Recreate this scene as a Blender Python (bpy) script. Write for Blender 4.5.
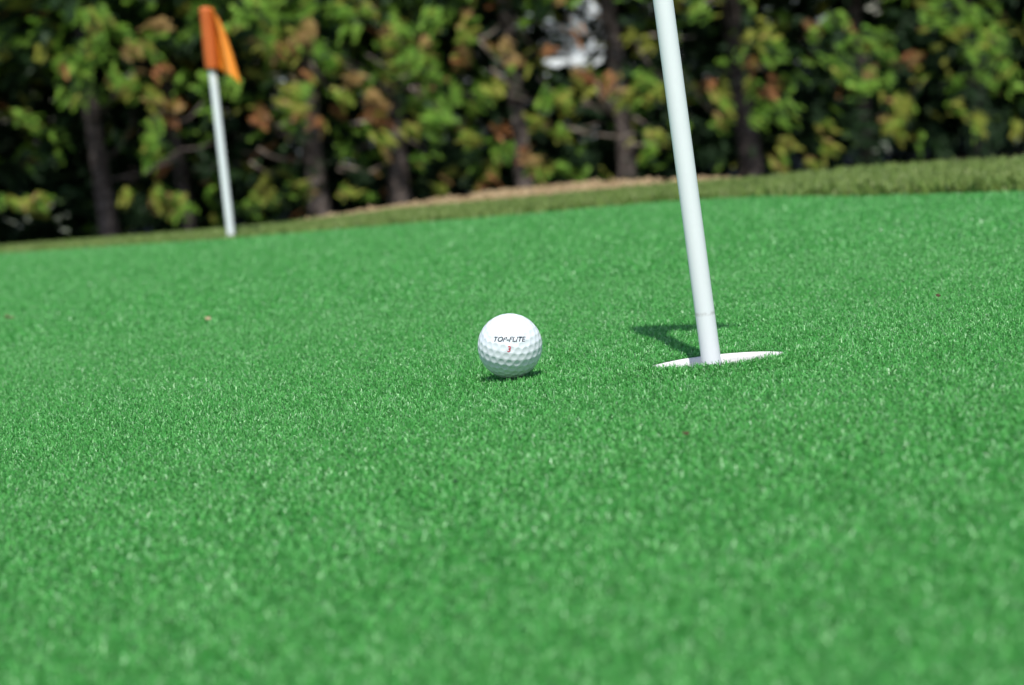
import bpy, bmesh, math, random
import numpy as np
from mathutils import Vector, Matrix

random.seed(7)
rng = np.random.default_rng(7)
scene = bpy.context.scene
for o in list(bpy.data.objects):
    bpy.data.objects.remove(o)
COL = scene.collection

# ------------------------------------------------------------------ camera
W, H = 1024, 685
F_PX = 2386.0
CAM_H = 0.185
ROLL = math.radians(6.5)
PITCH = math.radians(5.80)
CAM = Vector((0, 0, CAM_H))
fwd = Vector((0, math.cos(PITCH), -math.sin(PITCH)))
X0 = Vector((1, 0, 0))
U0 = X0.cross(fwd)
CR = (math.cos(ROLL) * X0 - math.sin(ROLL) * U0).normalized()
CU = (math.sin(ROLL) * X0 + math.cos(ROLL) * U0).normalized()
cd = bpy.data.cameras.new('camera')
cam = bpy.data.objects.new('camera', cd)
COL.objects.link(cam)
M3 = Matrix((CR, CU, -fwd)).transposed()
cam.matrix_world = Matrix.Translation(CAM) @ M3.to_4x4()
cd.sensor_width = 36
cd.lens = F_PX / W * 36
cd.clip_start = 0.02
cd.clip_end = 2000
cd.dof.use_dof = True
cd.dof.focus_distance = 1.565
cd.dof.aperture_fstop = 10.3
scene.camera = cam

def ray(px, py):
    return (CR * ((px - W / 2) / F_PX) + CU * ((H / 2 - py) / F_PX) + fwd)
def on_ground(px, py, z=0.0):
    d = ray(px, py)
    return CAM + d * ((z - CAM_H) / d.z)
def at(px, py, y):
    d = ray(px, py)
    return CAM + d * (y / d.y)

# ------------------------------------------------------------------ light
CUP = on_ground(719, 365.0, 0.0)
POLE = on_ground(712, 366.0, 0.0)
pole_dir = (at(663, 0, POLE.y) - POLE).normalized()
SUN_TO = ((POLE + pole_dir * 0.365) - on_ground(651, 328, .006)).normalized()
sun_el = math.asin(SUN_TO.z)
sun_az = math.atan2(SUN_TO.x, SUN_TO.y)
sd = bpy.data.lights.new('sun', 'SUN')
sd.energy = 4.3
sd.angle = math.radians(0.53)
sd.color = (1.0, 0.975, 0.93)
sun = bpy.data.objects.new('sun', sd)
sun.rotation_euler = (-SUN_TO).to_track_quat('-Z', 'Y').to_euler()
sun.location = (0, -3, 6)
COL.objects.link(sun)

world = bpy.data.worlds.new('World')
scene.world = world
world.use_nodes = True
wn = world.node_tree.nodes
sky = wn.new('ShaderNodeTexSky')
sky.sky_type = 'NISHITA'
sky.sun_disc = False
sky.sun_elevation = sun_el
sky.sun_rotation = sun_az
bg = wn['Background']
bg.inputs['Strength'].default_value = 0.122
world.node_tree.links.new(sky.outputs['Color'], bg.inputs['Color'])

scene.render.engine = 'CYCLES'
scene.cycles.use_denoising = True
scene.view_settings.view_transform = 'Standard'
scene.view_settings.look = 'None'
scene.view_settings.gamma = 1
scene.view_settings.use_curve_mapping = False
scene.view_settings.exposure = 0.20

# ------------------------------------------------------------------ helpers
def tag(o, label=None, cat=None, group=None, kind=None):
    if label: o['label'] = label
    if cat: o['category'] = cat
    if group: o['group'] = group
    if kind: o['kind'] = kind
    return o
def empty(name, loc=(0, 0, 0)):
    o = bpy.data.objects.new(name, None)
    o.empty_display_size = 0.05
    o.location = loc
    COL.objects.link(o)
    return o
def link_mesh(name, me, mats, parent=None, smooth=False):
    o = bpy.data.objects.new(name, me)
    for m in (mats if isinstance(mats, (list, tuple)) else [mats]):
        me.materials.append(m)
    COL.objects.link(o)
    if parent: o.parent = parent
    if smooth:
        me.polygons.foreach_set('use_smooth', np.ones(len(me.polygons), dtype=bool))
    return o
def bm_obj(name, bm, mats, parent=None, smooth=False):
    bmesh.ops.recalc_face_normals(bm, faces=bm.faces)
    me = bpy.data.meshes.new(name)
    bm.to_mesh(me); bm.free()
    return link_mesh(name, me, mats, parent, smooth)
def np_mesh(name, verts, quads=None, tris=None):
    me = bpy.data.meshes.new(name)
    nq = 0 if quads is None else len(quads)
    nt = 0 if tris is None else len(tris)
    me.vertices.add(len(verts))
    me.vertices.foreach_set('co', np.ascontiguousarray(verts, dtype=np.float32).ravel())
    loops = []
    if nq: loops.append(quads.ravel())
    if nt: loops.append(tris.ravel())
    loops = np.concatenate(loops).astype(np.int32)
    me.loops.add(len(loops))
    me.loops.foreach_set('vertex_index', loops)
    starts = np.concatenate([np.arange(nq) * 4, nq * 4 + np.arange(nt) * 3]).astype(np.int32)
    me.polygons.add(nq + nt)
    me.polygons.foreach_set('loop_start', starts)
    me.update(calc_edges=True)
    return me
def tube(bm, pts, radii, n=10, cap=True):
    rings = []
    pts = [Vector(p) for p in pts]
    for i, p in enumerate(pts):
        t = (pts[min(i + 1, len(pts) - 1)] - pts[max(i - 1, 0)]).normalized()
        a = Vector((1, 0, 0)) if abs(t.x) < 0.8 else Vector((0, 1, 0))
        s = t.cross(a).normalized(); u = s.cross(t)
        rings.append([bm.verts.new(p + (s * math.cos(2 * math.pi * k / n) + u * math.sin(2 * math.pi * k / n)) * radii[i]) for k in range(n)])
    for a, b in zip(rings, rings[1:]):
        for k in range(n):
            bm.faces.new((a[k], a[(k + 1) % n], b[(k + 1) % n], b[k]))
    if cap:
        bm.faces.new(rings[0][::-1]); bm.faces.new(rings[-1])

def new_mat(name):
    m = bpy.data.materials.new(name)
    m.use_nodes = True
    nt = m.node_tree
    return m, nt, nt.nodes['Principled BSDF'], nt.nodes['Material Output']
def ramp(nt, fac, stops):
    r = nt.nodes.new('ShaderNodeValToRGB')
    e = r.color_ramp.elements
    while len(e) < len(stops): e.new(0.5)
    for i, (p, c) in enumerate(stops):
        e[i].position = p; e[i].color = (*c, 1)
    nt.links.new(fac, r.inputs['Fac'])
    return r.outputs['Color']
def noise(nt, scale, detail=4, coord='Object', rough=0.55):
    tc = nt.nodes.new('ShaderNodeTexCoord')
    n = nt.nodes.new('ShaderNodeTexNoise')
    n.inputs['Scale'].default_value = scale
    n.inputs['Detail'].default_value = detail
    n.inputs['Roughness'].default_value = rough
    nt.links.new(tc.outputs[coord], n.inputs['Vector'])
    return n.outputs['Fac']
def bump(nt, bsdf, fac, strength, dist):
    b = nt.nodes.new('ShaderNodeBump')
    b.inputs['Strength'].default_value = strength
    b.inputs['Distance'].default_value = dist
    nt.links.new(fac, b.inputs['Height'])
    nt.links.new(b.outputs['Normal'], bsdf.inputs['Normal'])
def add_translucent(nt, bsdf, out, color_socket, fac):
    t = nt.nodes.new('ShaderNodeBsdfTranslucent')
    if hasattr(color_socket, 'links'): nt.links.new(color_socket, t.inputs['Color'])
    else: t.inputs['Color'].default_value = (*color_socket, 1)
    mx = nt.nodes.new('ShaderNodeMixShader')
    mx.inputs['Fac'].default_value = fac
    nt.links.new(bsdf.outputs[0], mx.inputs[1]); nt.links.new(t.outputs[0], mx.inputs[2])
    nt.links.new(mx.outputs[0], out.inputs['Surface'])
def noise_mat(name, scale, stops, rough=0.9, bump_s=0.0, bump_d=0.002, detail=5):
    m, nt, b, out = new_mat(name)
    f = noise(nt, scale, detail)
    nt.links.new(ramp(nt, f, stops), b.inputs['Base Color'])
    b.inputs['Roughness'].default_value = rough
    b.inputs['Specular IOR Level'].default_value = 0.25
    if bump_s: bump(nt, b, f, bump_s, bump_d)
    return m
def blade_mat(name, stops, rough, spec, transl, patch):
    """per-blade tone attribute -> dye colour plus any sheen painted at the tips, with slow patches of wear"""
    m, nt, b, out = new_mat(name)
    a = nt.nodes.new('ShaderNodeAttribute'); a.attribute_name = 'tone'
    nz = noise(nt, 9, 3)
    mm = nt.nodes.new('ShaderNodeMath'); mm.operation = 'MULTIPLY_ADD'
    nt.links.new(nz, mm.inputs[0]); mm.inputs[1].default_value = patch; mm.inputs[2].default_value = -patch * 0.5
    ad = nt.nodes.new('ShaderNodeMath'); ad.operation = 'ADD'; ad.use_clamp = True
    nt.links.new(a.outputs['Fac'], ad.inputs[0]); nt.links.new(mm.outputs[0], ad.inputs[1])
    c = ramp(nt, ad.outputs[0], stops)
    nt.links.new(c, b.inputs['Base Color'])
    b.inputs['Roughness'].default_value = rough
    b.inputs['Specular IOR Level'].default_value = spec
    b.inputs['Sheen Weight'].default_value = 0.12
    b.inputs['Sheen Roughness'].default_value = 0.35
    b.inputs['Sheen Tint'].default_value = (0.8, 0.95, 0.65, 1)
    add_translucent(nt, b, out, c, transl)
    return m

# ------------------------------------------------------------------ materials
M = {}
M['turf'] = blade_mat('turf_fibre', [(0.0, (0.030, 0.21, 0.027)), (0.45, (0.066, 0.35, 0.061)), (0.8, (0.145, 0.47, 0.115)), (1.0, (0.36, 0.61, 0.33))], 0.40, 0.55, 0.20, 0.22)
M['turf_base'] = noise_mat('turf_backing', 420, [(0.3, (0.02, 0.17, 0.025)), (0.7, (0.05, 0.31, 0.055))], 0.8, 0.6, 0.004)
M['fringe'] = blade_mat('fringe_fibre', [(0.0, (0.10, 0.175, 0.028)), (0.5, (0.18, 0.265, 0.056)), (0.85, (0.25, 0.32, 0.095)), (1.0, (0.32, 0.36, 0.15))], 0.5, 0.4, 0.2, 0.4)
M['fringe_base'] = noise_mat('fringe_backing', 160, [(0.3, (0.06, 0.085, 0.02)), (0.7, (0.13, 0.14, 0.05))], 0.9, 0.5, 0.004)
M['soil'] = noise_mat('soil', 14, [(0.3, (0.022, 0.016, 0.011)), (0.55, (0.045, 0.033, 0.022)), (0.75, (0.08, 0.055, 0.035))], 0.95, 0.6, 0.02)
M['lawn'] = noise_mat('lawn', 30, [(0.3, (0.04, 0.085, 0.015)), (0.7, (0.09, 0.15, 0.035))], 0.9, 0.5, 0.02)
M['mulch'] = noise_mat('mulch', 90, [(0.3, (0.20, 0.13, 0.07)), (0.5, (0.38, 0.275, 0.145)), (0.75, (0.56, 0.44, 0.26))], 0.95, 0.8, 0.006)

def simple(name, col, rough, spec=0.5):
    m, nt, b, out = new_mat(name)
    b.inputs['Roughness'].default_value = rough
    b.inputs['Specular IOR Level'].default_value = spec
    nz = noise(nt, 60, 4)
    nt.links.new(ramp(nt, nz, [(0.3, tuple(c * 0.94 for c in col)), (0.7, col)]), b.inputs['Base Color'])
    return m
M['ball'] = simple('ball_urethane', (0.74, 0.785, 0.815), 0.22)
M['ink_black'] = simple('black_ink', (0.02, 0.02, 0.03), 0.4)
M['ink_red'] = simple('red_ink', (0.55, 0.02, 0.05), 0.4)
M['cup'] = simple('cup_plastic', (0.74, 0.725, 0.70), 0.4)
# white pole with a faint grey scuff ring a few centimetres above the cup
m, nt, b, out = new_mat('pole_fibreglass')
tc = nt.nodes.new('ShaderNodeTexCoord'); sx = nt.nodes.new('ShaderNodeSeparateXYZ')
nt.links.new(tc.outputs['Object'], sx.inputs[0])
def mth(op, a, b_=None, clamp=False):
    n = nt.nodes.new('ShaderNodeMath'); n.operation = op; n.use_clamp = clamp
    for i, v in enumerate((a, b_)):
        if v is None: continue
        if isinstance(v, (int, float)): n.inputs[i].default_value = v
        else: nt.links.new(v, n.inputs[i])
    return n.outputs[0]
dz = mth('ABSOLUTE', mth('SUBTRACT', sx.outputs['Z'], 0.0345))
band = mth('SUBTRACT', 1.0, mth('DIVIDE', dz, 0.0018), True)
sc = mth('MULTIPLY', band, mth('MULTIPLY', mth('SUBTRACT', noise(nt, 170, 3), 0.42), 6.0, True), True)
nt.links.new(ramp(nt, sc, [(0, (0.74, 0.77, 0.765)), (1, (0.50, 0.51, 0.48))]), b.inputs['Base Color'])
b.inputs['Roughness'].default_value = 0.35
M['pole'] = m

m, nt, b, out = new_mat('flag_nylon')
c = ramp(nt, noise(nt, 30, 3), [(0.3, (0.84, 0.27, 0.018)), (0.7, (0.92, 0.36, 0.03))])
nt.links.new(c, b.inputs['Base Color']); b.inputs['Roughness'].default_value = 0.6
add_translucent(nt, b, out, (1.0, 0.46, 0.03), 0.28)
M['flag'] = m
m, nt, b, out = new_mat('flag_sleeve_nylon')
nt.links.new(ramp(nt, noise(nt, 30, 3), [(0.3, (0.50, 0.10, 0.012)), (0.7, (0.58, 0.13, 0.018))]), b.inputs['Base Color']); b.inputs['Roughness'].default_value = 0.6
M['sleeve'] = m

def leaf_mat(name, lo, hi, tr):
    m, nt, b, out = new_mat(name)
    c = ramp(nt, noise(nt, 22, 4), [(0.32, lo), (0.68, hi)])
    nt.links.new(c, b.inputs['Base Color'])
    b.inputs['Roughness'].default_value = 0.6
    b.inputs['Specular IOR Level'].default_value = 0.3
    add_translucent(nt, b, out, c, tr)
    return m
LEAF = [leaf_mat('leaf_shade_green', (0.009, 0.027, 0.007), (0.020, 0.054, 0.013), 0.12),  # near-black green, the hedge's shade put into the leaf colour
        leaf_mat('leaf_sunlit_green', (0.125, 0.30, 0.03), (0.30, 0.50, 0.065), 0.32),  # same foliage much lighter, its sunlight put into the colour
        leaf_mat('leaf_yellow_green', (0.23, 0.27, 0.035), (0.45, 0.46, 0.08), 0.3),
        leaf_mat('leaf_rust', (0.34, 0.135, 0.045), (0.56, 0.26, 0.10), 0.20),
        leaf_mat('leaf_straw', (0.33, 0.21, 0.07), (0.50, 0.34, 0.13), 0.20),
        leaf_mat('leaf_light_fleck', (0.40, 0.48, 0.32), (0.60, 0.64, 0.52), 0.20)]  # last one: pale flecks standing in for bright spots of light
GD, GB, YG, RU, ST, PA = range(6)
LEAF.append(leaf_mat('leaf_brown', (0.13, 0.06, 0.025), (0.24, 0.12, 0.05), 0.15)); BR_ = 6
M['bark'] = noise_mat('cedar_bark', 45, [(0.3, (0.040, 0.031, 0.026)), (0.5, (0.085, 0.067, 0.057)), (0.72, (0.22, 0.185, 0.165))], 0.95, 0.9, 0.006)
M['twig'] = noise_mat('dry_twig', 60, [(0.3, (0.16, 0.12, 0.09)), (0.7, (0.32, 0.27, 0.22))], 0.9)
M['siding'] = noise_mat('house_siding', 3, [(0.3, (0.35, 0.37, 0.38)), (0.7, (0.41, 0.43, 0.44))], 0.7)
M['trim'] = simple('white_trim', (0.82, 0.82, 0.82), 0.5)
M['roof'] = noise_mat('roof_shingle', 12, [(0.3, (0.05, 0.048, 0.046)), (0.7, (0.10, 0.095, 0.09))], 0.9)
m, nt, b, out = new_mat('window_glass')
b.inputs['Base Color'].default_value = (0.02, 0.025, 0.03, 1); b.inputs['Roughness'].default_value = 0.05
M['glass'] = m

# ------------------------------------------------------------------ ground, green, fringe, bank
def poly_interp(pts, x):
    return float(np.interp(x, [p[0] for p in pts], [p[1] for p in pts]))
FRONT = [(-900, 324), (-300, 278), (0, 255), (231, 240), (300, 234), (520, 216), (660, 203.5), (760, 198), (820, 198), (870, 197.6), (920, 196.4), (1024, 193), (1300, 185), (1900, 170)]
BACK = [(-900, 315), (-300, 270), (0, 248), (231, 231.5), (300, 225), (340, 220), (400, 213), (520, 204), (660, 192), (720, 187), (760, 185), (860, 178), (1024, 170), (1300, 157), (1900, 130)]
BLADE = [(-900, .006), (0, .006), (300, .008), (500, .012), (660, .014), (760, .013), (860, .018), (1024, .019), (1900, .019)]
MULCH = [(-900, 314.5), (0, 247.8), (240, 230.5), (305, 224), (340, 216.5), (400, 207.5), (500, 192), (600, 183), (660, 182), (720, 180), (780, 184), (1024, 169.5), (1900, 129.5)]
xs = list(range(-900, 1901, 20))
front = [on_ground(x, poly_interp(FRONT, x)) for x in xs]
back = [on_ground(x, poly_interp(BACK, x)) for x in xs]
mul = [on_ground(x, poly_interp(MULCH, x)) for x in xs]
GZ = -0.24

def strip(name, A, B, mat, z=0.0):
    bm = bmesh.new()
    a = [bm.verts.new((p.x, p.y, p.z + z)) for p in A]; b = [bm.verts.new((p.x, p.y, p.z + z)) for p in B]
    for i in range(len(a) - 1):
        bm.faces.new((a[i], a[i + 1], b[i + 1], b[i]))
    return tag(bm_obj(name, bm, mat), kind='structure')

CUP_R = 0.0496
bm = bmesh.new()
outer = [(-3.2, -1.0), (3.6, -1.0)] + [(p.x, p.y) for p in front[::-1]]
ov = [bm.verts.new((x, y, 0)) for x, y in outer]
iv = [bm.verts.new((CUP.x + CUP_R * math.cos(a), CUP.y + CUP_R * math.sin(a), 0)) for a in np.linspace(0, 2 * math.pi, 48, endpoint=False)]
edges = [bm.edges.new((l[i], l[(i + 1) % len(l)])) for l in (ov, iv) for i in range(len(l))]
bmesh.ops.triangle_fill(bm, edges=edges, use_beauty=True)
g = bm_obj('putting_green', bm, M['turf_base'])
tag(g, kind='structure')
strip('fringe_ground', front, back, M['fringe_base'])
strip('mulch_bed', back, mul, M['mulch'])
low = [Vector((p.x * 1.03, p.y + 0.42, GZ - 0.01)) for p in mul]
strip('bank', mul, low, M['soil'])
bm = bmesh.new()
S = 400
# soil sheet to the horizon
v = [bm.verts.new(c) for c in ((-S, -S, GZ), (S, -S, GZ), (S, S, GZ), (-S, S, GZ))]
bm.faces.new(v)
tag(bm_obj('ground', bm, M['soil']), kind='structure')
bm = bmesh.new()
v = [bm.verts.new(c) for c in ((-60, 11.5, GZ + 0.004), (60, 11.5, GZ + 0.004), (60, 120, GZ + 0.004), (-60, 120, GZ + 0.004))]
bm.faces.new(v)
tag(bm_obj('lawn', bm, M['lawn']), kind='structure')

# ------------------------------------------------------------------ ball placement (needed by the turf)
BR = 0.02135
BALL = on_ground(510, 345.8, BR + 0.0030)
FLAG_BASE = on_ground(231.5, 239.5)

# ------------------------------------------------------------------ turf fibres
def blades(name, P, L, wid, lean, mat, tone_fn, curl=1.0, tip_sheen=0.0):
    n = len(P)
    a1 = rng.uniform(0, 2 * np.pi, n); a2 = a1 + rng.normal(0, 1.1 * curl, n)
    t1 = np.abs(rng.normal(lean, 0.25, n)); t2 = t1 + rng.normal(0.35, 0.45, n) * curl
    d1 = np.stack([np.sin(t1) * np.cos(a1), np.sin(t1) * np.sin(a1), np.cos(t1)], 1)
    d2 = np.stack([np.sin(t2) * np.cos(a2), np.sin(t2) * np.sin(a2), np.cos(t2)], 1)
    p1 = P + d1 * (L * 0.55)[:, None]; p2 = p1 + d2 * (L * 0.45)[:, None]
    p2[:, 2] = np.maximum(p2[:, 2], 0.0015)
    aw = rng.uniform(0, np.pi, n)
    wv = np.stack([np.cos(aw), np.sin(aw), np.zeros(n)], 1) * (wid * 0.5)[:, None]
    V = np.empty((n, 6, 3), np.float32)
    V[:, 0] = P - wv; V[:, 1] = P + wv
    V[:, 2] = p1 - wv; V[:, 3] = p1 + wv
    V[:, 4] = p2 - wv * .55; V[:, 5] = p2 + wv * .55
    b = np.arange(n)[:, None] * 6
    Q = np.concatenate([b + np.array([[0, 1, 3, 2]]), b + np.array([[2, 3, 5, 4]])], 0)
    me = np_mesh(name, V.reshape(-1, 3), Q)
    tone = tone_fn(n)
    at_ = me.attributes.new('tone', 'FLOAT', 'POINT')
    at_.data.foreach_set('value', (np.repeat(tone, 6) + np.tile(np.array([-.5, -.5, 0, 0, 1, 1]) * tip_sheen, n)).astype(np.float32))  # darker roots and lighter tips put grazing sheen into the colour
    return link_mesh(name, me, mat)

fx = np.array([p.x for p in front]); fy = np.array([p.y for p in front])
PTS, LEN, WID = [], [], []
for (y0, y1, dens, w, L) in ((0.52, 1.15, 480e3, .00075, .0056), (1.15, 2.3, 1050e3, .00062, .0052), (2.3, 4.9, 260e3, .0011, .0058)):
    hw = 0.25 * y1 + 0.22
    n = int((y1 - y0) * 2 * hw * dens)
    x = rng.uniform(-hw, hw, n); y = rng.uniform(y0, y1, n)
    k = (np.abs(x) < 0.245 * y + 0.13) & (y < np.interp(x, fx, fy))
    k &= np.hypot(x - CUP.x, y - CUP.y) > CUP_R + 0.0005
    k &= np.hypot(x - FLAG_BASE.x, y - FLAG_BASE.y) > 0.0075
    x, y = x[k], y[k]
    PTS.append(np.stack([x, y, np.full(len(x), 0.0005)], 1))
    LEN.append(L * rng.uniform(0.72, 1.18, len(x))); WID.append(w * rng.uniform(0.7, 1.3, len(x)))
for (y0, y1, dens, w, L) in ((0.3, 2.0, 130e3, .0014, .0058), (2.0, 4.9, 75e3, .0021, .006)):      # turf beyond the middle of the green
    n = int((y1 - y0) * 4.0 * dens)
    x = rng.uniform(-2.0, 2.0, n); y = rng.uniform(y0, y1, n)
    k = (np.abs(x) >= 0.245 * y + 0.125) & (np.abs(x) < 0.245 * y + 0.75) & (y < np.interp(x, fx, fy))
    x, y = x[k], y[k]
    PTS.append(np.stack([x, y, np.full(len(x), 0.0005)], 1))
    LEN.append(L * rng.uniform(0.72, 1.18, len(x))); WID.append(w * rng.uniform(0.7, 1.3, len(x)))
P = np.concatenate(PTS); L = np.concatenate(LEN); Wd = np.concatenate(WID)
rho = np.hypot(P[:, 0] - BALL.x, P[:, 1] - BALL.y)
free = BALL.z - np.sqrt(np.maximum(BR ** 2 - (rho) ** 2, 0))
lim = np.where(rho < BR * 0.92, np.maximum(free - 0.0006, 0.0012), 1.0)
L = np.minimum(L, lim)
dd = np.hypot(P[:, 0] - CUP.x, P[:, 1] - CUP.y) - CUP_R      # the turf swells a little at the near lip of the hole
swell = (.0058) * np.clip(1 - dd / .035, 0, 1) * np.clip((CUP.y + .3 * CUP_R - P[:, 1]) / (.5 * CUP_R), 0, 1)
P0, L0, W0, S0 = P, L, Wd, swell
for zz in (.0012, .0024, .0036, .0048):
    q_ = P0[S0 > zz].copy(); q_[:, :2] += rng.normal(0, .0005, (len(q_), 2)); q_[:, 2] += zz
    P = np.concatenate([P, q_]); L = np.concatenate([L, L0[S0 > zz]]); Wd = np.concatenate([Wd, W0[S0 > zz]])
def turf_tone(n):
    t = np.clip(rng.normal(0.46, 0.2, n), 0, 0.9)
    s = rng.random(n) < 0.02
    t[s] = rng.uniform(0.8, 0.95, s.sum())
    return t
tag(blades('artificial_turf', P, L, Wd, 0.98, M['turf'], turf_tone, 2.2, 0.24), 'short bright green curly artificial putting turf around ball and cup', 'turf', kind='stuff')

# fringe: longer olive blades in a band behind the green
n = 190000
i = rng.uniform(0, len(xs) - 1.001, n)
i = i[(i > 30) & (i < 112)]; n = len(i)
i0 = i.astype(int); fr = (i - i0)[:, None]
A = np.array([tuple(p) for p in front]); B = np.array([tuple(p) for p in back])
fa = A[i0] * (1 - fr) + A[i0 + 1] * fr; fb = B[i0] * (1 - fr) + B[i0 + 1] * fr
t = rng.uniform(-0.02, 1, n)[:, None]
P = fa * (1 - t) + fb * t; P[:, 2] = 0.0005
bx = np.interp(i, np.arange(len(xs)), xs)
L = np.interp(bx, [p[0] for p in BLADE], [p[1] for p in BLADE]) * rng.uniform(0.75, 1.25, n) * 1.1
tag(blades('fringe_turf', P, L, np.full(n, .0026) * rng.uniform(.7, 1.3, n), 0.35, M['fringe'], lambda n: np.clip(rng.normal(0.5, 0.25, n), 0, 1)), 'longer olive green turf collar along the back of the green', 'turf', kind='stuff')

# mulch chips
n = 5200
i = rng.uniform(60, 82, n); i0 = i.astype(int); fr = (i - i0)[:, None]
C = np.array([tuple(p) for p in mul])
fa = B[i0] * (1 - fr) + B[i0 + 1] * fr; fb = C[i0] * (1 - fr) + C[i0 + 1] * fr
t = rng.uniform(0, 1.0, n)[:, None]
P = fa * (1 - t) + fb * t; P[:, 2] = rng.uniform(0.001, 0.005, n)
keep_ = (np.sin(i * 1.9) + .8 * np.sin(i * 4.3 + 1) + rng.normal(0, .6, n)) > -.9
P = P[keep_]; n = len(P)
ln = rng.uniform(.008, .022, n); wd = rng.uniform(.003, .006, n); th = rng.uniform(.001, .003, n)
a = rng.uniform(0, np.pi, n); tl = rng.normal(0, .35, n)
ex = np.stack([np.cos(a) * np.cos(tl), np.sin(a) * np.cos(tl), np.sin(tl)], 1)
ey = np.stack([-np.sin(a), np.cos(a), np.zeros(n)], 1); ez = np.cross(ex, ey)
sg = np.array([(-1, -1, -1), (1, -1, -1), (1, 1, -1), (-1, 1, -1), (-1, -1, 1), (1, -1, 1), (1, 1, 1), (-1, 1, 1)]) * .5
V = P[:, None] + sg[None, :, 0:1] * (ex * ln[:, None])[:, None] + sg[None, :, 1:2] * (ey * wd[:, None])[:, None] + sg[None, :, 2:3] * (ez * th[:, None])[:, None]
fq = np.array([(0, 3, 2, 1), (4, 5, 6, 7), (0, 1, 5, 4), (1, 2, 6, 5), (2, 3, 7, 6), (3, 0, 4, 7)])
Q = (np.arange(n)[:, None, None] * 8 + fq[None]).reshape(-1, 4)
tag(link_mesh('bark_chips', np_mesh('bark_chips', V.reshape(-1, 3), Q), M['mulch']), 'dry tan bark chips lying between the turf collar and the hedge', 'mulch', kind='stuff')

# ------------------------------------------------------------------ hedge
def spray_template():
    vs, qs = [], []
    tw = random.Random(5)
    def loz(p, d, ln, w, z):
        t_ = np.array([0, 0, w * tw.uniform(-1.3, 1.3)])
        d = d / np.linalg.norm(d); s = np.array([-d[1], d[0], 0])
        b = len(vs)
        vs.extend([p, p + d * ln * .45 + s * w + [0, 0, z] + t_, p + d * ln, p + d * ln * .45 - s * w + [0, 0, z] - t_])
        qs.append((b, b + 1, b + 2, b + 3))
    for k, tx in enumerate(np.linspace(0.02, .82, 8)):
        for sgn in (-1, 1):
            ln = (.30 * (1 - tx) + .13) * (0.9 + .2 * ((k * 7 + sgn) % 3) / 2)
            loz(np.array([tx, 0, 0.]), np.array([.82, sgn * .57, 0.06 * sgn]), ln, .036, .02 * sgn)
    loz(np.array([.72, 0, 0.]), np.array([1., 0, 0]), .32, .05, 0)
    loz(np.array([0., 0, 0.]), np.array([1., 0, 0]), .8, .012, 0)
    return np.array(vs), np.array(qs)
SV, SQ = spray_template()

def build_sprays(name, pos, dirs, size, mats, parent):
    """pos Nx3, dirs Nx3 (growth direction), size N, mats N (material index) -> one mesh"""
    n = len(pos)
    d = dirs / np.linalg.norm(dirs, axis=1)[:, None]
    r = rng.normal(0, 1, (n, 3)); s = np.cross(d, r); s /= np.linalg.norm(s, axis=1)[:, None]
    u = np.cross(d, s)
    V = pos[:, None] + size[:, None, None] * (SV[None, :, 0:1] * d[:, None] + SV[None, :, 1:2] * s[:, None] + SV[None, :, 2:3] * u[:, None])
    # tips droop
    V[:, :, 2] -= size[:, None] * .18 * (SV[None, :, 0] ** 2)
    Q = (np.arange(n)[:, None, None] * len(SV) + SQ[None]).reshape(-1, 4)
    me = np_mesh(name, V.reshape(-1, 3), Q)
    me.polygons.foreach_set('material_index', np.repeat(mats, len(SQ)).astype(np.int32))
    return link_mesh(name, me, LEAF, parent)

ROW_Y = 8.55
def gx(px, y=ROW_Y, z=-0.19):
    """x of a hedge point seen at pixel column px near the hedge foot"""
    best = None
    for py in range(120, 260, 2):
        p = at(px, py, y)
        if best is None or abs(p.z - z) < abs(best.z - z): best = p
    return best.x
# (trunk px at its foot, half width m, depth offset, label)
TREES = [(-140, .040, .05, 'hedge cedar at the far left, its trunk beyond the picture edge'),
         (-20, .036, .1, 'dark hedge cedar at the left edge above pale sunlit leaves low down'),
         (110, .037, .0, 'hedge cedar with a straight dark trunk left of the orange flagstick'),
         (192, .028, .25, 'thin shaded hedge cedar close behind the orange flagstick'),
         (325, .040, -.05, 'hedge cedar with a grey trunk flaring at the foot, first right of the orange flag'),
         (404, .042, .0, 'hedge cedar with many rust coloured sprays, second trunk right of the orange flag'),
         (526, .034, -.08, 'hedge cedar with a sunlit pinkish grey trunk up from behind the ball'),
         (626, .037, .02, 'hedge cedar with a slanting brown trunk just left of the tall white pole'),
         (748, .046, .3, 'hedge cedar with a thick shaded trunk just right of the tall white pole'),
         (868, .032, .65, 'deeply shaded hedge cedar with bright green hanging sprays right of the white pole'),
         (985, .038, .6, 'dark hedge cedar near the right edge with broad bright green boughs'),
         (1120, .04, .05, 'hedge cedar at the far right, its trunk beyond the picture edge')]
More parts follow.
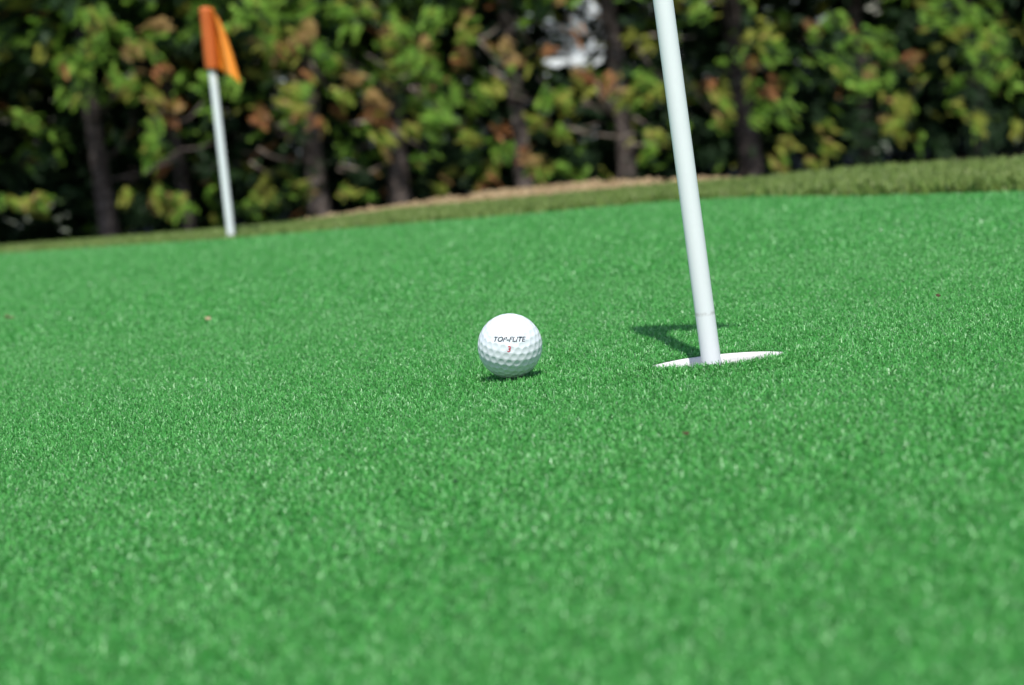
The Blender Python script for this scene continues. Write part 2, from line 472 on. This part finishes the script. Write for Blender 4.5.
# boughs seen in the sun, plus near-black sprays added as shade: px, py, material, radius in px
CL = [(85,58,GB,20),(92,40,GB,14),(72,92,GB,16),(60,62,GB,12),(124,88,YG,16),(95,15,GB,12),(97,23,RU,9),(140,50,GB,15),(112,76,GB,10),
 (20,115,GB,10),(32,128,GB,9),(12,40,GD,16),(15,75,GD,14),(160,25,ST,9),(125,48,ST,7),(160,70,RU,10),(150,93,YG,9),(172,105,RU,12),(165,118,RU,7),
 (150,140,GB,9),(152,152,GB,9),(155,125,GB,9),(60,66,RU,6),(155,195,YG,10),(125,195,YG,8),(170,203,YG,12),(185,210,GB,9),(140,210,GD,12),
 (230,85,GB,11),(250,10,GB,18),(266,22,GB,15),(281,45,RU,10),(270,50,YG,10),(305,30,ST,11),(310,5,GB,12),(296,96,YG,17),(285,115,GB,16),
 (255,116,RU,10),(262,108,RU,7),(303,110,RU,8),(330,60,GB,10),(318,52,GB,9),(305,74,RU,7),(345,12,GB,12),(366,10,RU,9),(376,115,RU,15),
 (370,95,ST,7),(383,106,RU,9),(400,30,GB,16),(412,58,GB,17),(392,45,YG,13),(430,18,GB,13),(425,40,ST,6),(464,33,YG,12),(459,57,RU,9),
 (430,72,GB,14),(430,98,GB,17),(440,116,GB,15),(397,67,YG,12),(386,138,YG,10),(414,124,YG,8),(467,138,RU,13),(508,43,ST,7),(494,86,YG,14),
 (480,92,GB,9),(551,48,RU,8),(545,97,GB,13),(565,102,YG,14),(535,119,YG,9),(531,160,ST,11),(538,170,YG,11),(525,150,RU,9),(562,134,YG,11),
 (580,74,RU,9),(612,84,RU,11),(629,98,YG,12),(642,80,GB,10),(659,86,RU,10),(655,134,YG,11),(647,158,GB,11),(437,188,YG,9),(489,175,RU,6),
 (478,188,RU,5),(364,13,GB,11),(467,13,RU,6),(760,34,YG,16),(774,48,GB,15),(756,63,RU,8),(809,26,RU,10),(814,36,GB,7),(752,82,RU,7),
 (772,91,RU,13),(766,113,GB,14),(789,107,GB,11),(726,103,RU,8),(710,80,RU,6),(722,90,YG,8),(838,65,GB,14),(877,38,GB,13),(887,54,GB,9),(866,87,GB,17),
 (873,71,ST,7),(917,58,RU,11),(905,105,YG,11),(898,128,YG,13),(827,124,YG,8),(784,142,YG,7),(830,148,YG,10),(777,160,YG,10),(809,162,YG,7),
 (958,107,YG,7),(976,117,YG,7),(980,128,YG,6),(944,14,GB,19),(973,16,GB,16),(958,32,YG,10),(990,43,GB,14),(969,53,GB,9),(838,18,GB,11),
 (1008,71,GB,13),(960,84,GB,9),(1019,124,YG,6),(699,11,GB,11),(688,124,GD,12),(710,153,GD,12),(720,125,YG,8),(205,80,GB,10),(210,110,GB,9),
 (50,205,PA,4),(27,218,PA,4),(10,222,PA,5),(18,226,PA,4),(66,216,PA,4),(58,220,PA,4),(40,200,YG,7),(24,203,YG,8),(62,228,PA,3),(8,200,YG,6),
 (876,150,PA,4),(886,146,PA,4),(1018,141,PA,5),(868,140,GD,16),(862,120,GD,16),(875,160,GD,12),(982,130,GD,16),(990,148,GD,14),(975,105,GD,16),(995,120,GD,14),(350,150,GB,9),(360,175,GD,12),(345,190,YG,8),(300,190,YG,9),(250,205,GB,10),(270,198,YG,9),  # near-black sprays added to darken the right-hand trunks
 (500,150,GB,9),(455,160,GD,12),(415,160,GB,8),(590,160,GD,12),(560,165,GB,8),(470,105,GB,11),(455,90,GB,10),(350,80,ST,8),(340,95,YG,10),(320,120,RU,7)]

def tree(px, rad, dy, label, idx):
    y = ROW_Y + dy
    x = gx(px, y)
    root = empty('cedar_tree', (x, y, GZ))
    tag(root, label, 'tree', 'cedars of the hedge behind the green')
    h = random.uniform(2.5, 2.9)
    bm = bmesh.new()
    lx, ly = random.uniform(-.05, .05), random.uniform(-.04, .04)
    ts = [0, .03, .07, .14, .22, .32, .42, .52, .65, .8, 1]
    pts = [Vector((lx * t + .012 * math.sin(9 * t + idx), ly * t + .01 * math.cos(7 * t + idx), h * t - .02)) for t in ts]
    rr = [rad * .84 * f for f in (1.35, 1.15, 1.05, .96, .94, .86, .78, .68, .5, .3, .06)]
    tube(bm, pts, rr, 14)
    for v in bm.verts:   # fluted cedar stem
        a = math.atan2(v.co.y, v.co.x)
        v.co.x *= 1 + .10 * math.sin(5 * a + idx + v.co.z * 2); v.co.y *= 1 + .10 * math.sin(4 * a + v.co.z * 3)
    bm_obj('trunk', bm, M['bark'], root, True)
    for k in range(5):   # bare lower limbs
        z0 = random.uniform(.18, .95); a = random.uniform(-2.7, -0.4); ln = random.uniform(.2, .36)
        d = Vector((math.cos(a), math.sin(a), random.uniform(-.1, .45)))
        p = Vector((0, 0, z0)); pp = [p]
        for q in range(4):
            d = (d + Vector((random.uniform(-.25, .25), random.uniform(-.25, .25), random.uniform(-.05, .2)))).normalized()
            p = p + d * ln / 4; pp.append(p)
        bm = bmesh.new(); tube(bm, pp, [.006, .005, .004, .003, .0012], 6)
        bm_obj('branch', bm, M['bark'], root, True)
    # crown: sprays on boughs that leave the stem, dense from knee height up
    pos, dr, sz, mt = [], [], [], []
    def add(p, d, s, m):
        pos.append(p); dr.append(d); sz.append(s); mt.append(m)
    for k in range(1500):
        z = .74 + (h - .74) * (rng.random() ** 1.25)
        tz = (z - .4) / (h - .4)
        R = .50 * (1 - tz) ** .7 + .05
        if z < .95: R *= 0.75 + .3 * (z - .7) / .25
        a = rng.uniform(0, 2 * np.pi); rr_ = R * math.sqrt(rng.uniform(.10, 1))
        p = np.array([rr_ * math.cos(a) * .8, rr_ * math.sin(a), z])
        if px in (526, 626, 404, 325) and abs(p[0]) < .07 and p[1] < .05 and z < 1.35: continue
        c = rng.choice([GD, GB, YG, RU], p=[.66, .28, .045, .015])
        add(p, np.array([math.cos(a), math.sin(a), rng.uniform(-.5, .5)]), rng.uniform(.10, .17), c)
    for k in range(130):     # thin shaded inner growth low on the stem
        z = rng.uniform(.08, .76); a = rng.uniform(0, 2 * np.pi); rr_ = rng.uniform(.05, .38)
        if rng.random() > .35 + z: continue
        p = np.array([rr_ * math.cos(a), rr_ * math.sin(a) * .8 + .08, z])
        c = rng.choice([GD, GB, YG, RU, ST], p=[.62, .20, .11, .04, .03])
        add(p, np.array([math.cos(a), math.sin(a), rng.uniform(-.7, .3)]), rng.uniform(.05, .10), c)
    return root, (pos, dr, sz, mt), x, y

TR = [tree(*t[:3], t[3], i) for i, t in enumerate(TREES)]
twx = np.array([t[2] for t in TR])
for (px, py, mtl, rad) in CL:
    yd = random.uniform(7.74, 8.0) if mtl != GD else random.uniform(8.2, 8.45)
    c = at(px, py, yd)
    k = int(np.argmin(np.abs(twx - c.x)))
    pos, dr, sz, mt = TR[k][1]
    o = Vector((TR[k][2], TR[k][3], GZ))
    if mtl == RU: rad *= .78
    if mtl == RU and random.random() < .3: mtl = random.choice([ST, YG, YG])
    rm = rad / F_PX * yd
    small = mtl == PA
    bx_ = random.choice([1, 1, -.8]) * random.uniform(.3, 1.0); bz_ = random.uniform(-.8, .2)
    for q in range(3 if small else max(8, int(rad * 2.0))):
        off = np.array([rng.normal(0, .5), abs(rng.normal(0, 1.1)), rng.normal(0, .48)]) * rm
        p = np.array(c - o) + off
        m_ = mtl
        if mtl == GB: m_ = rng.choice([GB, GD, YG], p=[.68, .22, .10])  # shade-coloured sprays mixed in for light and dark within a bough
        elif mtl == YG: m_ = rng.choice([YG, GB, ST], p=[.62, .3, .08])
        elif mtl == RU: m_ = rng.choice([RU, ST, YG, BR_], p=[.42, .16, .17, .25])
        d = np.array([bx_ + rng.normal(0, .33), -.35 + rng.normal(0, .3), bz_ + rng.normal(0, .3)])
        pos.append(p - d / np.linalg.norm(d) * rm * .5); dr.append(d)
        sz.append((.018 if small else .036) * rng.uniform(.6, 1.4) + (0 if small else rm * .22)); mt.append(m_)
# finer fill between the named boughs: small sprays at all depths of the hedge face
for q in range(1300):
    if q % 30 == 0:      # thin bare twigs
        tx, ty, tyy = rng.uniform(250, 700), rng.uniform(10, 170), rng.uniform(8.1, 8.4)
        sl = rng.normal(.25, .5); ln_ = rng.uniform(18, 45)
        w = [at(tx + ln_ * f, ty + sl * ln_ * f + 3 * math.sin(3 * f), tyy + .1 * f) for f in (0, .33, .66, 1)]
        k = int(np.argmin(np.abs(twx - w[0].x))); o = Vector((TR[k][2], TR[k][3], GZ))
        bm = bmesh.new(); tube(bm, [p - o for p in w], [.005, .0042, .0034, .002], 6)
        bm_obj('branch', bm, M['twig'], TR[k][0], True)
    px = rng.uniform(-60, 1090); py = rng.uniform(-40, 175 - 30 * (px > 640) + 35 * (px < 300)) if q % 3 else rng.uniform(-40, 90)
    mid = 240 < px < 680
    if 476 < px < 616 and py < 76 and rng.random() < .6: continue
    if not mid and rng.random() < (.42 if px < 400 else .55): continue
    if any(abs(px - (t[0] - (200 - py) * .115)) < 13 and (py > 95 or t[0] in (526, 626, 404)) for t in TREES): continue   # stems stay bare low down
    yd = rng.uniform(8.05, 8.75) if mid else rng.uniform(8.28, 8.85)
    c = at(px, py, yd)
    k = int(np.argmin(np.abs(twx - c.x)))
    pos, dr, sz, mt = TR[k][1]
    o = Vector((TR[k][2], TR[k][3], GZ))
    m0 = rng.choice([GD, GB, YG, RU, ST], p=[.45, .30, .20, .03, .02] if mid else [.68, .25, .05, .02, 0])  # more of the shade-coloured green towards the hedge's sides
    a = rng.uniform(-math.pi, 0)
    for j in range(rng.integers(2, 6)):
        d = np.array([math.cos(a) + rng.normal(0, .3), -.4 + rng.normal(0, .3), -.3 + rng.normal(0, .3)])
        pos.append(np.array(c - o) + rng.normal(0, .016, 3)); dr.append(d); sz.append(rng.uniform(.028, .07)); mt.append(m0)
GAPS = [(480, 514, -60, 44), (522, 538, 0, 46), (550, 614, -60, 64), (474, 518, 66, 79), (634, 690, -20, 18), (590, 608, 50, 66)]
def in_gap(p):
    v_ = Vector(p) - CAM; k = F_PX / v_.dot(fwd)
    px, py = W / 2 + v_.dot(CR) * k, H / 2 - v_.dot(CU) * k
    return any(a < px < b and c < py < d for a, b, c, d in GAPS)
for n_, (root, (pos, dr, sz, mt), x, y) in enumerate(TR):      # the hedge is thin and ragged here
    if 4 <= n_ <= 9:
        keep_ = [not (in_gap((p[0] + x + d[0] / np.linalg.norm(d) * z_ * .5, p[1] + y, p[2] + GZ - z_ * .1)) and m_ not in (RU, ST) and rng.random() < .66) for p, d, z_, m_ in zip(pos, dr, sz, mt)]
        for l_ in (pos, dr, sz, mt): l_[:] = [a for a, b in zip(l_, keep_) if b]
for root, (pos, dr, sz, mt), x, y in TR:
    build_sprays('crown', np.array(pos), np.array(dr), np.array(sz), np.array(mt), root)

# thin pale shoots seen in front of the dark interior
TW = [[(560, 98), (585, 104), (600, 107), (628, 96)], [(562, 126), (590, 134), (620, 137), (655, 130)], [(452, 88), (470, 95), (490, 108)],
      [(172, 125), (190, 118), (205, 100)], [(180, 150), (200, 148), (214, 142)], [(345, 65), (372, 80), (398, 96)], [(335, 55), (352, 62), (380, 78)], [(125, 185), (150, 170), (180, 150)], [(340, 165), (370, 172), (392, 160)]]
for pl in TW:
    yy = random.uniform(8.15, 8.35)
    w = [at(a, b, yy + .05 * j) for j, (a, b) in enumerate(pl)]
    k = int(np.argmin(np.abs(twx - w[-1].x)))
    o = Vector((TR[k][2], TR[k][3], GZ))
    bm = bmesh.new(); tube(bm, [p - o for p in w], [.0045 - .0007 * j for j in range(len(w))], 6)
    bm_obj('branch', bm, M['bark'] if pl[0][0] < 330 else M['twig'], TR[k][0], True)

# second rank of the hedge: one shaded mass
def thicket():
    n = 19000
    x = rng.uniform(-3.0, 3.0, n); y = rng.uniform(9.2, 10.3, n); z = rng.uniform(-.15, 2.5, n)
    keep = np.ones(n, bool)
    # view gaps towards the house
    for j in range(n):
        v_ = Vector((x[j], y[j], z[j])) - CAM
        k = F_PX / v_.dot(fwd); px = W / 2 + v_.dot(CR) * k; py = H / 2 - v_.dot(CU) * k
        if any(a < px < b and c < py < d for a, b, c, d in GAPS): keep[j] = False
        if 868 < px < 1000 and False: keep[j] = False
    x, y, z = x[keep], y[keep], z[keep]; n = len(x)
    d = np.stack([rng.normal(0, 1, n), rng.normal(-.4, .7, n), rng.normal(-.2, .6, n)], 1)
    return build_sprays('hedge_thicket', np.stack([x, y, z], 1), d, rng.uniform(.14, .24, n), rng.choice([GD, GB], n, p=[.97, .03]), None)  # nearly all shade-coloured green, the gloom is in the leaf colour
tag(thicket(), 'dark unlit foliage filling the hedge behind the front trunks', 'hedge', kind='stuff')

# ------------------------------------------------------------------ neighbouring house glimpsed through the hedge
hy = 20.0
hc = at(545, 60, hy)
house = empty('neighbouring_house', (hc.x, hy, GZ))
tag(house, 'pale grey house glimpsed through the gap in the hedge', 'house')
def box(bm, x0, x1, y0, y1, z0, z1):
    vs = [bm.verts.new((x, y, z)) for z in (z0, z1) for y in (y0, y1) for x in (x0, x1)]
    for f in ((0, 1, 3, 2), (4, 6, 7, 5), (0, 4, 5, 1), (2, 3, 7, 6), (0, 2, 6, 4), (1, 5, 7, 3)):
        bm.faces.new([vs[k] for k in f])
hz = at(500, 73, hy).z - GZ
bm = bmesh.new()
box(bm, -2.2, 2.4, 0, 5, 0, 3.0)
for k in range(24): box(bm, -2.21, 2.41, -.018, .0, .125 * k + .01, .125 * k + .118)
bm_obj('wall', bm, M['siding'], house)
bm = bmesh.new(); box(bm, -2.3, 2.5, -.07, -.02, hz - .06, hz + .06); bm_obj('trim_board', bm, M['trim'], house)
for wx in (-.75, .95):
    bm = bmesh.new()
    x0, x1, z0, z1 = wx - .45, wx + .45, hz + .18, hz + 1.25
    box(bm, x0 - .08, x0, -.08, -.02, z0, z1); box(bm, x1, x1 + .08, -.08, -.02, z0, z1)
    box(bm, x0 - .08, x1 + .08, -.08, -.02, z1, z1 + .08); box(bm, x0 - .1, x1 + .1, -.1, -.02, z0 - .08, z0)
    box(bm, wx - .02, wx + .02, -.06, -.02, z0, z1)
    fr_ = bm_obj('window', bm, M['trim'], house)
    bm = bmesh.new(); box(bm, x0, x1, -.035, -.021, z0, z1); bm_obj('pane', bm, M['glass'], fr_)
bm = bmesh.new()
vs = [bm.verts.new(c) for c in ((-2.6, -.4, 2.95), (2.8, -.4, 2.95), (2.8, 5.4, 2.95), (-2.6, 5.4, 2.95), (-2.6, 2.5, 4.6), (2.8, 2.5, 4.6))]
for f in ((0, 1, 5, 4), (2, 3, 4, 5), (1, 2, 5), (3, 0, 4), (3, 2, 1, 0)): bm.faces.new([vs[k] for k in f])
bm_obj('roof', bm, M['roof'], house)

# ------------------------------------------------------------------ golf ball
def geodesic(freq):
    bm = bmesh.new(); bmesh.ops.create_icosphere(bm, subdivisions=1, radius=1)
    pts = {}
    for f in bm.faces:
        a, b_, c_ = [np.array(v.co) for v in f.verts]
        for i_ in range(freq + 1):
            for j_ in range(freq + 1 - i_):
                p = (a * i_ + b_ * j_ + c_ * (freq - i_ - j_)); p /= np.linalg.norm(p)
                pts[tuple(np.round(p, 4))] = p
    bm.free()
    return np.array(list(pts.values()))
CEN = geodesic(5)
rot = np.array(Matrix.Rotation(.35, 3, 'X') @ Matrix.Rotation(.2, 3, 'Y'))
CEN = CEN @ rot.T
def ball_r(dirs):
    out_ = np.empty(len(dirs))
    for s in range(0, len(dirs), 20000):
        c = np.clip((dirs[s:s + 20000] @ CEN.T).max(1), -1, 1)
        a = np.arccos(c) / 0.100
        out_[s:s + 20000] = BR - 0.00035 * np.clip(1 - a ** 2, 0, 1) ** .9
    return out_
ball = empty('golf_ball', (BALL.x, BALL.y, BALL.z - BR))
tag(ball, 'white dimpled golf ball with black lettering and a red number resting on the turf', 'golf ball')
bm = bmesh.new(); bmesh.ops.create_icosphere(bm, subdivisions=7, radius=1)
me = bpy.data.meshes.new('shell'); bm.to_mesh(me); bm.free()
co = np.empty(len(me.vertices) * 3, np.float32); me.vertices.foreach_get('co', co); co = co.reshape(-1, 3).astype(float)
co /= np.linalg.norm(co, axis=1)[:, None]
co = co * ball_r(co)[:, None] + np.array([0, 0, BR])
me.vertices.foreach_set('co', co.astype(np.float32).ravel()); me.update()
link_mesh('shell', me, M['ball'], ball, True)

bc = (CAM - BALL).normalized()
bu = (CU - bc * CU.dot(bc)).normalized(); br = bu.cross(bc).normalized()
def print_on_ball(name, text, width, height, cx, cy, mat, shear=0.0, bold=0.0, rot_=0.0):
    cu = bpy.data.curves.new(name, 'FONT'); cu.body = text; cu.align_x = 'CENTER'; cu.align_y = 'CENTER'
    cu.shear = shear; cu.offset = bold; cu.resolution_u = 3
    to = bpy.data.objects.new(name + '_curve', cu); COL.objects.link(to)
    dg = bpy.context.evaluated_depsgraph_get(); dg.update()
    me = bpy.data.meshes.new_from_object(to.evaluated_get(dg))
    bpy.data.objects.remove(to); bpy.data.curves.remove(cu)
    me.materials.clear()
    bm = bmesh.new(); bm.from_mesh(me)
    bmesh.ops.triangulate(bm, faces=bm.faces)
    bmesh.ops.subdivide_edges(bm, edges=bm.edges, cuts=5, use_grid_fill=True)
    bm.to_mesh(me); bm.free()
    v = np.array([tuple(p.co) for p in me.vertices])
    v[:, 0] -= (v[:, 0].max() + v[:, 0].min()) / 2; v[:, 1] -= (v[:, 1].max() + v[:, 1].min()) / 2
    v[:, 0] *= width / np.ptp(v[:, 0]); v[:, 1] *= height / np.ptp(v[:, 1])
    lx = v[:, 0] * math.cos(rot_) - v[:, 1] * math.sin(rot_) + cx; ly = v[:, 0] * math.sin(rot_) + v[:, 1] * math.cos(rot_) + cy
    D = (np.sin(lx) * np.cos(ly))[:, None] * np.array(br) + np.sin(ly)[:, None] * np.array(bu) + (np.cos(lx) * np.cos(ly))[:, None] * np.array(bc)
    Pp = D * (BR + 0.00006) + np.array([0, 0, BR])
    for p, q in zip(me.vertices, Pp): p.co = q
    me.update(); me.name = name
    link_mesh(name, me, mat, ball)
print_on_ball('lettering', 'TOP-FLITE', 1.03, .16, .0, .205, M['ink_black'], .32, .02)
print_on_ball('number', '3', .11, .19, -.03, -.10, M['ink_red'], .15, .02)

# ------------------------------------------------------------------ cup
cup = empty('hole_cup', (CUP.x, CUP.y, 0))
tag(cup, 'white plastic cup sunk in the turf round the foot of the tall pole', 'golf hole')
def lathe(bm, prof, n=64):
    rings = [[bm.verts.new((r * math.cos(2 * math.pi * k / n), r * math.sin(2 * math.pi * k / n), z)) for k in range(n)] for r, z in prof]
    for a, b_ in zip(rings, rings[1:]):
        for k in range(n): bm.faces.new((a[k], a[(k + 1) % n], b_[(k + 1) % n], b_[k]))
    return rings
bm = bmesh.new()
r_ = lathe(bm, [(CUP_R - .0003, -.10), (CUP_R - .0003, .0), (CUP_R - .0012, .0014), (CUP_R - .0028, .001), (CUP_R - .0034, -.002), (CUP_R - .006, -.0985)])
bm_obj('liner', bm, M['cup'], cup, True)
bm = bmesh.new()
r_ = lathe(bm, [(CUP_R - .0065, -.10), (CUP_R - .0065, -.097), (.014, -.097), (.012, -.06), (.0075, -.06)])
bm_obj('socket', bm, M['cup'], cup)

# ------------------------------------------------------------------ flagsticks
def flagstick(base, direction, length, down, r, label, cat_group, open_w, H_, face_ang, fold, lean):
    root = empty('flagstick', base)
    q = Vector((0, 0, 1)).rotation_difference(direction)
    root.rotation_mode = 'QUATERNION'; root.rotation_quaternion = q
    tag(root, label, 'flagstick', cat_group)
    bm = bmesh.new()
    lathe_prof = [(r * .8, -down), (r, -down + .002), (r, -.01), (r, length * .33), (r, length * .66), (r, length - .002), (r * .7, length)]
    rr_ = lathe(bm, lathe_prof, 32); bm.faces.new(rr_[0][::-1]); bm.faces.new(rr_[-1])
    bm_obj('pole', bm, M['pole'], root, True)
    # cloth: a sleeve round the pole and a hanging sail in one sheet
    bm = bmesh.new()
    nu, nv = 40, 24
    grid = []
    sr = r + .0045
    for iv_ in range(nv + 1):
        v_ = iv_ / nv; row = []
        for iu in range(nu + 1):
            u_ = iu / nu
            z = length + .003 - v_ * H_
            if u_ < .45:        # sleeve wraps the pole
                a = math.pi * 2 * (u_ / .45) * .97 + 0.2
                wob = 1 + .06 * math.sin(3 * a + 5 * v_)
                p = Vector((math.cos(a) * sr * wob, math.sin(a) * sr * wob, z + .0012 * math.sin(2 * a)))
            else:
                s = (u_ - .45) / .55
                reach = open_w * (.08 + .92 * v_ ** .65)
                dep = fold * (1.6 * math.sin(min(s * 3.2, 1) * math.pi) - 1.1 * math.sin(max(s - .3, 0) / .7 * math.pi * 1.3)) * (.45 + .55 * v_) - .004 * s - .065 * s * v_ * lean
                p = Vector((sr * .9 + s * reach, dep + .003, z - s * (.010 + .018 * v_) - .004 * math.sin(s * 7) * v_))
            row.append(bm.verts.new(p))
        grid.append(row)
    for a, b_ in zip(grid, grid[1:]):
        for k in range(nu): bm.faces.new((a[k], a[k + 1], b_[k + 1], b_[k]))
    # closed top of the sleeve
    top = bm.verts.new((0, 0, length + .006))
    ns = int(.45 * nu)
    for k in range(ns): bm.faces.new((grid[0][k], grid[0][k + 1], top))
    bm.faces.ensure_lookup_table()
    for f in bm.faces:
        f.material_index = 1 if f.calc_center_median().x > sr * .95 else 0
    fo = bm_obj('flag', bm, [M['sleeve'], M['flag']], root, True)
    fo.rotation_euler = (0, 0, face_ang)
    md = fo.modifiers.new('cloth_thickness', 'SOLIDIFY'); md.thickness = .0007
    return root
flagstick(POLE, pole_dir, 0.425, 0.058, .0064, 'tall white flagstick standing in the near cup, its top above the picture', 'flagsticks on the green', .054, .095, .15, .006, 0)
ftop = at(205.5, 10, FLAG_BASE.y)
fdir = (ftop - FLAG_BASE); flen = fdir.length
flagstick(FLAG_BASE, fdir.normalized(), flen, 0.06, .0068, 'small white flagstick with a drooping orange flag at the far left edge of the green', 'flagsticks on the green',   .044, .104, -.05, .015, 1)

# ------------------------------------------------------------------ debris on the turf
def leaf_bit(px, py, size, mat, label, seed, name='leaf_fragment', cat='leaf'):
    rnd = random.Random(seed)
    p = on_ground(px, py, .007)
    bm = bmesh.new(); n = 11
    ring = []
    for k in range(n):
        a = 2 * math.pi * k / n; rr_ = size * (.7 + .5 * rnd.random())
        ring.append(bm.verts.new((rr_ * math.cos(a), rr_ * math.sin(a) * .6, rnd.uniform(-.1, .45) * size)))
    c_ = bm.verts.new((0, 0, -.15 * size))
    for k in range(n): bm.faces.new((c_, ring[k], ring[(k + 1) % n]))
    o = bm_obj(name, bm, mat, None)
    md = o.modifiers.new('thickness', 'SOLIDIFY'); md.thickness = .0006
    o.location = p; o.rotation_euler = (rnd.uniform(-.6, .3), rnd.uniform(-.4, .4), rnd.uniform(0, 6))
    tag(o, label, cat, 'crumbs of leaf litter on the turf')
brown = noise_mat('dead_leaf', 200, [(.3, (.06, .042, .022)), (.7, (.12, .078, .042))], .8)
tan = noise_mat('pale_dead_leaf', 200, [(.3, (.34, .26, .15)), (.7, (.45, .36, .22))], .8)
black = noise_mat('dark_crumb', 200, [(.3, (.012, .012, .02)), (.7, (.03, .03, .045))], .8)
leaf_bit(938, 296, .0032, brown, 'curled brown leaf crumb on the turf far right of the pole', 1)
leaf_bit(686, 434, .0022, brown, 'tiny brown leaf crumb on the turf in front of the cup', 2)
leaf_bit(455, 482, .0018, black, 'tiny near black crumb on the turf in front of the ball', 3)
leaf_bit(208, 319, .0045, tan, 'tan leaf crumb on the turf below the orange flag', 4)
leaf_bit(9, 318, .0055, tan, 'pale brown leaf crumb on the turf at the left edge', 5)
leaf_bit(560, 203, .009, tan, 'small tan leaf lying at the fringe behind the ball', 6)
print('sun elevation', math.degrees(sun_el), 'azimuth', math.degrees(sun_az), 'ball', BALL, 'cup', CUP, 'flag', FLAG_BASE, flen)
